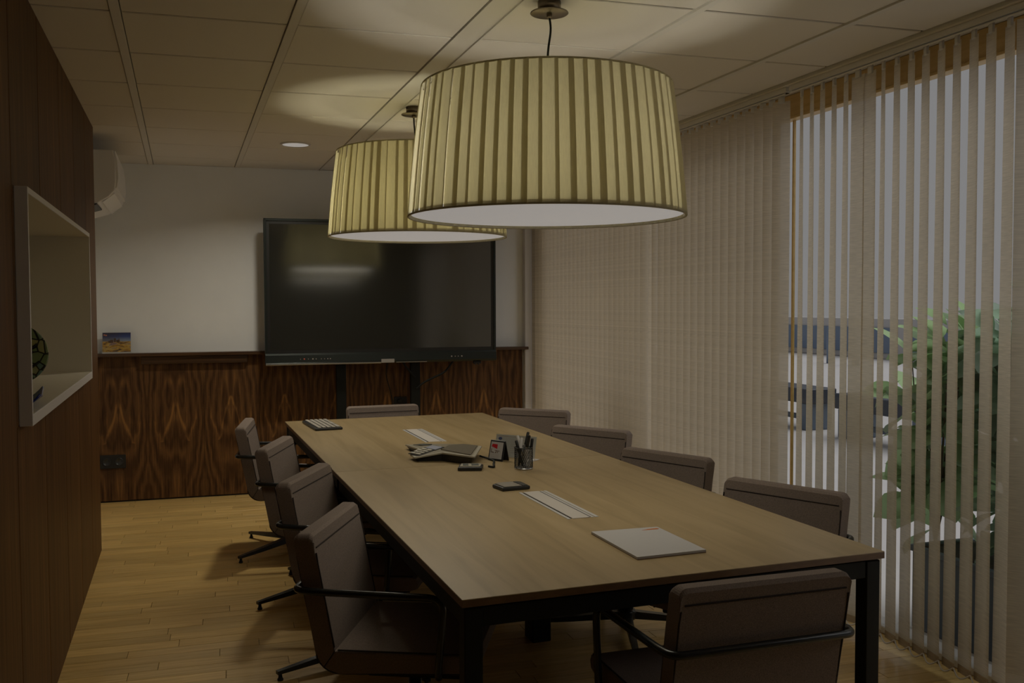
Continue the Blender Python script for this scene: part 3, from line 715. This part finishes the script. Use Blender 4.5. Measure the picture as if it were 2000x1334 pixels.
# conference phone: one wide speaker wing, two narrow arms
PX, PY = 1.21, 4.66
cp = thing('conference_phone', 'grey three-armed conference phone with keypad and small display', 'phone', (PX, PY, Z), 0)
M_tan = plain('phone_taupe', (.26, .23, .165), .4)
M_rim = plain('phone_pale_rim', (.42, .39, .31), .4)
M_grl = plain('speaker_cloth', (.105, .086, .052), .8, noise=.2, nscale=900)
OUT = [(1.303, 4.29, .047), (1.434, 4.60, .047), (1.384, 4.685, .047), (1.246, 4.765, .046), (1.206, 4.92, .026), (1.112, 4.94, .024), (1.122, 4.69, .038), (1.062, 4.616, .024), (1.061, 4.511, .024), (1.191, 4.475, .046)]
OUT = [Vector((x-PX, y-PY, z)) for x, y, z in OUT]; CT = Vector((1.215-PX, 4.63-PY, .052)); n = len(OUT)
def inset(v, k): return Vector((v.x+(CT.x-v.x)*k, v.y+(CT.y-v.y)*k, v.z))
lo = [inset(v, .13)*1 for v in OUT]
vs = [Vector((v.x, v.y, .001)) for v in lo] + [Vector((inset(v, .04).x, inset(v, .04).y, v.z-.007)) for v in OUT]
obj('body', MB().add(vs, [tuple(range(n))[::-1]]+[(i, (i+1) % n, n+(i+1) % n, n+i) for i in range(n)]+[tuple(range(n, 2*n))]), M_plast, cp)
vs = [v-Vector((0, 0, .007)) for v in OUT] + OUT + [inset(v, .07)+Vector((0, 0, .0015)) for v in OUT] + [CT]
fs = [(i, (i+1) % n, n+(i+1) % n, n+i) for i in range(n)] + [(n+i, n+(i+1) % n, 2*n+(i+1) % n, 2*n+i) for i in range(n)]
top = MB().add(vs, fs, False, 1).add([v for v in vs[2*n:]], [(i, (i+1) % n, n) for i in range(n)], False, 0)
obj('top_shell', top, (M_tan, M_rim), cp)
G = [OUT[9].lerp(CT, .42), OUT[0].lerp(CT, .11), OUT[1].lerp(CT, .10), OUT[2].lerp(CT, .16), CT.lerp(OUT[2], .35)]
G = [Vector((v.x, v.y, v.z)) for v in G]; k = len(G)
gm = MB().add([v+Vector((0, 0, d)) for d in (-.003, .0042) for v in G], [tuple(range(k))[::-1], tuple(range(k, 2*k))]+[(i, (i+1) % k, k+(i+1) % k, k+i) for i in range(k)])
obj('speaker_grille', gm, M_grl, cp)
da = math.atan2(4.563-4.63, 1.06-1.215)
def on_arm(r_, side, z): return (CT.x+math.cos(da)*r_-math.sin(da)*side, CT.y+math.sin(da)*r_+math.cos(da)*side, z)
tilt = (0, math.radians(9.5), da)
obj('display_frame', MB().box(-.030, .030, -.050, .050, 0, .004, .001), M_plast, cp, on_arm(.038, .008, .048), tilt)
obj('display', MB().box(-.023, .023, -.042, .042, 0, .0045, .001), plain('lcd_lit', (.40, .42, .50), .25), cp, on_arm(.038, .008, .0495), tilt)
KP = MB().box(-.0075, .0075, -.018, .018, 0, .005, .002).mesh('key', plain('phone_key', (.50, .47, .39), .5))
obj('keypad', MB().box(-.047, .047, -.046, .046, 0, .004, .001), M_plast, cp, on_arm(.115, .004, .0345), tilt)
for i in range(4):
    for j in range(2): link('key', KP, cp, on_arm(.080+i*.023, -.018+j*.042, .0440-i*.0039), tilt)
db = math.atan2(4.93-4.63, 1.159-1.215)
obj('wing_panel', MB().box(-.055, .055, -.030, .030, 0, .004, .001), plain('phone_wing_grey', (.09, .10, .095), .3), cp, (CT.x+math.cos(db)*.20, CT.y+math.sin(db)*.20, .0345), (0, math.radians(6), db))
obj('cord', MB().tube(catmull([(1.40-PX, 4.52-PY, .010), (1.43-PX, 4.40-PY, .006), (1.40-PX, 4.30-PY, .006), (1.375-PX, 4.22-PY, .006), (1.355-PX, 4.24-PY, .006)]), .005, 8), M_black, cp)

mc = thing('extension_microphone', 'small dark extension microphone beside the conference phone', 'microphone', (1.262, 4.225, Z), math.radians(-14))
obj('body', MB().prism([(-.062, -.045), (.05, -.052), (.062, .03), (.045, .05), (-.05, .05)], 'z', .0, .018, bev=.004), M_plast, mc)
obj('top_grille', MB().prism([(-.052, -.036), (.043, -.042), (.053, .026), (.040, .042), (-.042, .042)], 'z', .0185, .021, bev=.001, seg=1), M_rim, mc)
obj('button_strip', MB().box(-.036, -.010, -.020, .026, .0212, .023, .001).box(.004, .038, -.020, .028, .0212, .0225, .001), plain('mic_slate', (.07, .08, .07), .5), mc)

# small black desk calendar (tent)
dc = thing('desk_calendar', 'small black tent frame with a red printed card, before the larger card', 'calendar', (1.445, 4.412, Z), math.radians(-60))
dc.scale = (1, .8, .82)
tl = (math.radians(-14), 0, 0)
obj('frame', MB().box(-.048, .048, -.003, .004, 0, .124, .002), M_plast, dc, (0, 0, 0), tl)
obj('back_leg', MB().box(-.048, .048, -.003, .003, 0, .124, .002), M_plast, dc, (0, .062, 0), (math.radians(14), 0, 0))
obj('printed_sheet', MB().box(-.040, .040, -.0042, -.003, .012, .114), M_paper, dc, (0, 0, 0), tl)
obj('red_mark', MB().prism([(-.034, .084), (.004, .072), (.004, .100), (-.030, .100)], 'y', -.0049, -.0042), plain('print_scarlet', (.50, .012, .02), .5), dc, (0, 0, 0), tl)
tx = MB()
for x0, x1, z0, z1 in ((-.034, -.031, .048, .072), (-.031, -.018, .048, .052), (-.018, -.014, .046, .050), (-.010, .010, .060, .063), (-.002, .001, .046, .060), (.008, .011, .048, .060), (.014, .020, .058, .063), (-.006, -.002, .046, .05)):
    tx.box(x0, x1, -.0049, -.0042, z0, z1)
obj('printed_letters', tx, plain('print_umber', (.14, .06, .04), .5), dc, (0, 0, 0), tl)
obj('printed_lines', MB().box(-.034, .02, -.0048, -.0042, .034, .0355).box(-.034, .02, -.0048, -.0042, .024, .0255), plain('print_pale', (.45, .38, .34), .5), dc, (0, 0, 0), tl)

# larger printed card on a clear foot
pc2 = thing('menu_card', 'larger white printed card leaning in a clear holder behind the pen cup', 'card', (1.558, 4.455, Z), math.radians(-49))
pc2.scale = (.93, .75, .63)
tl = (math.radians(-12), 0, 0)
obj('sheet', MB().box(-.125, .125, -.001, .001, .004, .180), M_paper, pc2, (0, 0, 0), tl)
lines = MB()
for i in range(7): lines.box(-.03, .055-.01*(i % 3), -.0016, -.001, .142-i*.017, .145-i*.017)
obj('printed_lines', lines, MATS['print_pale'], pc2, (0, 0, 0), tl)
obj('printed_border', MB().box(-.118, .112, -.0016, -.001, .166, .168), plain('print_tan', (.34, .22, .11), .5), pc2, (0, 0, 0), tl)
obj('blue_emblem', MB().lathe([(.008, 0), (.012, 0), (.012, .0006), (.008, .0006)], 20, M=Matrix.Translation((-.098, -.001, .148)) @ Matrix.Rotation(PI/2, 4, 'X')), plain('print_blue', (.07, .09, .22), .5), pc2, (0, 0, 0), tl)
obj('red_mark', MB().prism([(.062, .155), (.085, .122), (.088, .158)], 'y', -.0016, -.001), MATS['print_scarlet'], pc2, (0, 0, 0), tl)
obj('green_mark', MB().box(.090, .106, -.0016, -.001, .125, .157), plain('print_sage', (.20, .27, .20), .5), pc2, (0, 0, 0), tl)
obj('clear_holder', MB().box(-.128, .128, -.0035, -.0020, 0, .186), thinglass('acrylic', (.97, .98, .97)), pc2, (0, 0, 0), tl)
obj('holder_foot', MB().box(.085, .145, -.07, .03, 0, .004, .001).prism([(-.07, .004), (-.02, .004), (-.045, .016)], 'x', .09, .145), M_white, pc2)

# wire pen cup and pens
CXp, CYp, RC, HC = 1.499, 4.147, .043, .102
cu = thing('pen_cup', 'round black wire mesh pen cup in the middle of the table', 'cup', (CXp, CYp, Z))
mesh_ = MB()
NW = 28
for i in range(NW):
    a = 2*PI*i/NW
    for sgn in (1, -1):
        pts = [((RC*math.cos(a+sgn*t*.28)), RC*math.sin(a+sgn*t*.28), .004+HC*t/4*.96) for t in range(5)]
        mesh_.tube(pts, .0009, 4, cap=False)
obj('wire_mesh', mesh_, M_blackg, cu)
def ring(r, z, t, n=36): return [(r*math.cos(2*PI*i/n), r*math.sin(2*PI*i/n), z) for i in range(n)]
obj('rim_band', MB().tube(ring(RC, HC, 0), .0026, 8, closed=True), M_blackg, cu)
obj('base', MB().lathe([(0, 0), (RC+.001, 0), (RC+.001, .008), (RC-.004, .010), (0, .008)], 36), M_chrome, cu)
pens = [(-.026, .004, -.010, .012, .135, 'black', 'white'), (-.010, -.018, -.030, -.006, .128, 'black', 'black'), (.004, .010, .010, -.02, .158, 'white', 'black'), (.012, -.014, .022, .006, .150, 'white', 'black'),
        (.020, .012, -.004, .030, .148, 'silver', 'white'), (-.006, .022, .016, .022, .162, 'silver', 'black'), (.028, -.004, .034, -.012, .132, 'white', 'black')]
PM = {'black': M_plast, 'white': plain('pen_white', (.62, .60, .58), .35), 'silver': M_chrome}
plabs = ['black pen with a white cap leaning to the left rim of the cup', 'all black pen leaning low over the near left rim of the cup', 'white pen with black cap standing tallest near the cup middle', 'white pen with black clip leaning right in the cup',
         'silver pen with a white cap leaning to the far right rim', 'silver pen with black cap standing at the cup back', 'short white pen with black cap at the right rim of the cup']
for (bx, by, tx_, ty_, ln, c1, c2), lab in zip(pens, plabs):
    A = Vector((bx*.9, by*.9, .013)); D = (Vector((tx_, ty_, HC))-A).normalized()
    pn = thing('pen', lab, 'pen', (CXp, CYp, Z), 0, 'pens in the wire cup')
    obj('barrel', MB().tube([A, A+D*.006, A+D*ln*.62], [.0015, .0055, .0062], 8), PM[c1], pn)
    obj('pen_cap', MB().tube([A+D*ln*.62, A+D*ln*.97, A+D*ln], [.0078, .0074, .005], 8), PM[c2], pn)
# handset lying near the hatch
ph = thing('remote_handset', 'small black handset with a grey face lying at the end of the near hatch', 'remote', (1.300, 3.722, Z), math.radians(6))
obj('body', MB().prism([(-.07, -.045), (.03, -.05), (.055, -.045), (.06, .045), (.045, .065), (-.05, .07), (-.075, .05)], 'z', 0, .016, bev=.005), M_plast, ph)
obj('face_plate', MB().prism([(-.060, -.036), (.018, -.040), (.018, .055), (-.045, .058), (-.063, .042)], 'z', .0162, .019, bev=.001, seg=1), plain('handset_face', (.33, .30, .25), .25), ph)
obj('end_panel', MB().prism([(.024, -.040), (.048, -.036), (.052, .040), (.040, .055), (.024, .056)], 'z', .0162, .018), plain('handset_end', (.07, .07, .065), .3), ph)
# writing pad
wp = thing('writing_pad', 'white writing pad with an orange mark near the close table end', 'pad', (1.4055, 2.713, Z), 0)
pad = [(1.285, 2.888), (1.285, 2.546), (1.526, 2.552), (1.526, 2.874)]
pad = [(x-1.4055, y-2.713) for x, y in pad]
obj('sheets', MB().prism(pad, 'z', .002, .009), M_paper, wp)
obj('backing', MB().prism([(x*1.0, y*1.0) for x, y in pad], 'z', 0, .002), plain('pad_board', (.25, .14, .07), .8), wp)
obj('orange_mark', MB().prism([(.046, .130), (.108, .128), (.113, .134), (.108, .143), (.075, .141)], 'z', .009, .0094), plain('print_orange', (.55, .16, .03), .5), wp)

# ================================================================== OUTSIDE
pave = struct(obj('pavement', MB().box(XG+.06, 60, -25, 70, -.25, -.08), M_pave))
SX0, SX1, SY0, SY1, SZ = 3.36, 3.82, 2.25, 3.69, .33
pt = thing('planter', 'long slate blue planter standing outside the window', 'planter', (0, 0, -.08))
M_slate = plain('slate_planter', (.10, .135, .18), .5)
obj('trough', MB().box(SX0, SX1, SY0, SY1, 0, SZ+.08-.02, .006).box(SX0-.012, SX0+.02, SY0-.012, SY1+.012, SZ+.05, SZ+.08, .004).box(SX1-.02, SX1+.012, SY0-.012, SY1+.012, SZ+.05, SZ+.08, .004)
    .box(SX0+.02, SX1-.02, SY0-.012, SY0+.02, SZ+.05, SZ+.08, .004).box(SX0+.02, SX1-.02, SY1-.02, SY1+.012, SZ+.05, SZ+.08, .004), M_slate, pt)
o = obj('soil', MB().box(SX0+.02, SX1-.02, SY0+.02, SY1-.02, SZ+.055, SZ+.07), plain('dark_soil', (.03, .022, .016), .95), pt); o['kind'] = 'stuff'
def leaf_mesh(L, Wd, mat):
    vs = []; fs = []; prof = [0, .55, .95, 1.0, .72, .0]
    for i, k in enumerate(prof):
        t = i/5; z = -.18*L*t*t
        vs += [(t*L, -Wd*k*.5, z+.10*Wd*k), (t*L, 0, z), (t*L, Wd*k*.5, z+.10*Wd*k)]
    for i in range(5):
        for k in range(2): fs.append((i*3+k, i*3+k+1, (i+1)*3+k+1, (i+1)*3+k))
    return MB().add(vs, fs, True).mesh('leaf', mat)
def leafmat(name, c, t=.3):
    m, nt, b = newmat(name); N = nt.nodes.new; L = nt.links.new
    oi = N('ShaderNodeObjectInfo'); r = ramp(nt, [(0, tuple(x*.55 for x in c)), (1, tuple(x*1.5 for x in c))]); L(oi.outputs['Random'], r.inputs[0]); L(r.outputs[0], b.inputs['Base Color'])
    b.inputs['Roughness'].default_value = .3
    tr = N('ShaderNodeBsdfTranslucent'); tr.inputs[0].default_value = (c[0]*1.3, c[1]*1.35, c[2]*1.15, 1); mx = N('ShaderNodeMixShader'); mx.inputs[0].default_value = t
    L(b.outputs[0], mx.inputs[1]); L(tr.outputs[0], mx.inputs[2]); L(mx.outputs[0], nt.nodes['Material Output'].inputs[0]); return m
LFD = [leaf_mesh(.22, .125, leafmat('leaf_dark', (.32, .44, .37), .58)), leaf_mesh(.17, .10, MATS['leaf_dark'])]
LFB = [leaf_mesh(.26, .19, leafmat('leaf_bright', (.32, .44, .27), .58)), leaf_mesh(.22, .16, MATS['leaf_bright'])]
M_stem = plain('woody_stem', (.12, .085, .05), .8)
def shrub(y, label, nl, leaves, zt, spread, seedv, x=3.59, z0=SZ-.01, inner=0):
    rnd = random.Random(seedv)
    s = thing('shrub', label, 'shrub', (x, y, z0), 0, 'shrubs in the planter')
    st_ = MB(); tips = []
    for k in range(9):
        a = rnd.uniform(0, 2*PI); r = rnd.uniform(.3, 1)*spread; hh = (zt-z0)*rnd.uniform(.72, 1.0)
        pts = catmull([(0, 0, 0), (r*.35*math.cos(a)*.6, r*.4*math.sin(a), hh*.35), (r*.75*math.cos(a)*.6, r*.8*math.sin(a), hh*.7), (r*math.cos(a)*.6, r*math.sin(a), hh)], 5)
        st_.tube(pts, [.008*(1-.7*i/(len(pts)-1)) for i in range(len(pts))], 6); tips.append(pts)
    obj('stem', st_, M_stem, s)
    for i in range(nl):
        pts = rnd.choice(tips); p = pts[min(len(pts)-1, int(len(pts)*(.05+.95*rnd.random()**.75)))]
        a = rnd.uniform(0, 2*PI); sc = rnd.uniform(.75, 1.2)
        off = Vector((math.cos(a), math.sin(a), rnd.uniform(-.3, .5)))*rnd.uniform(.0, .07)
        o = link('leaf', rnd.choice(leaves), s, p+off, (rnd.uniform(-.7, .7), rnd.uniform(-.9, .7), a)); o.scale = (sc,)*3
    if inner:
        fo = MB(); src = leaves[1]; V = [v.co.copy() for v in src.vertices]; F = [tuple(p.vertices) for p in src.polygons]
        for i in range(inner):
            p = rnd.choice(tips)[-1]; t = rnd.random()**.8
            q = Vector((rnd.uniform(-.10, .20), rnd.uniform(-.26, .26), t*(zt-z0)*.94)) ; sc = rnd.uniform(.5, .9)
            mt = Matrix.Translation(q) @ Matrix.Rotation(rnd.uniform(0, 2*PI), 4, 'Z') @ Matrix.Rotation(rnd.uniform(-1, .8), 4, 'Y') @ Matrix.Scale(sc, 4)
            fo.add([mt @ v for v in V], F, True)
        o = obj('inner_foliage', fo, src.materials[0], s); o['kind'] = 'stuff'
shrub(2.42, 'dark leafy shrub in the planter behind the rightmost slats', 240, LFD, 1.55, .26, 1, inner=130)
shrub(2.85, 'tallest dark shrub in the middle of the planter, its sprigs above the rest', 270, LFD, 1.78, .24, 2, inner=130)
shrub(3.28, 'dense dark shrub in the planter beside the pale big-leaved one', 260, LFD, 1.48, .23, 3, inner=130)
shrub(3.74, 'bright green shrub with large leaves at the far end of the planter', 150, LFB, 1.45, .30, 4, x=3.55)
# street beyond
fw = thing('street_wall', 'long low white wall with a blue grey band across the street', 'wall', (0, 0, -.08))
M_blue = plain('blue_grey_paint', (.14, .20, .30), .5)
obj('wall_body', MB().box(18.5, 18.8, 2, 50, 0, 1.14, .02), M_pave, fw)
for a, b in ((22.9, 24.6), (24.8, 26.2), (21.0, 22.5), (18.9, 20.4), (26.7, 28.5)):
    obj('blue_panel', MB().box(18.45, 18.52, a, b, .17, .88, .01), M_blue, fw)
for (x, y, lab) in ((7.5, 10.55, 'dark low bench across the pavement, seen past the first open slats'), (7.5, 8.55, 'dark low bench across the pavement, nearer the green shrubs')):
    bn = thing('bench', lab, 'bench', (x, y, -.08), 0, 'benches outside')
    obj('seat', MB().box(-.22, .22, -.75, .75, .34, .52, .01), plain('bench_navy', (.02, .03, .05), .5) if 'bench_navy' not in MATS else MATS['bench_navy'], bn)
    for yy in (-.6, .6): obj('leg', MB().box(-.2, .2, yy-.10, yy+.10, 0, .34, .01), M_slate, bn)
    obj('stretcher', MB().box(-.04, .04, -.6, .6, .10, .16, .006), M_slate, bn)
for i, (x, y) in enumerate(((16, 20.6), (16, 19.6))):
    bo = thing('bollard', 'blue post on the far pavement, %s' % ('left of the pair' if i == 0 else 'right of the pair'), 'bollard', (x, y, -.08), 0, 'blue posts outside')
    obj('post', MB().lathe([(0, 0), (.09, 0), (.09, .9), (.07, .96), (0, .97)], 16), M_blue, bo)
cb = thing('outdoor_cabinet', 'dark boxy cabinet outside, a silhouette through the closed blind', 'cabinet', (3.45, 5.98, -.08), 0)
M_cab = plain('cabinet_brown', (.09, .065, .045), .6)
obj('housing', MB().box(-.18, .18, -.26, .26, .06, 1.20, .008), M_cab, cb)
obj('plinth', MB().box(-.16, .16, -.24, .24, 0, .06), M_plast, cb)
obj('lid', MB().box(-.20, .20, -.28, .28, 1.20, 1.23, .006), M_cab, cb)
obj('door', MB().box(-.192, -.18, -.24, .24, .09, 1.17, .003), M_cab, cb)
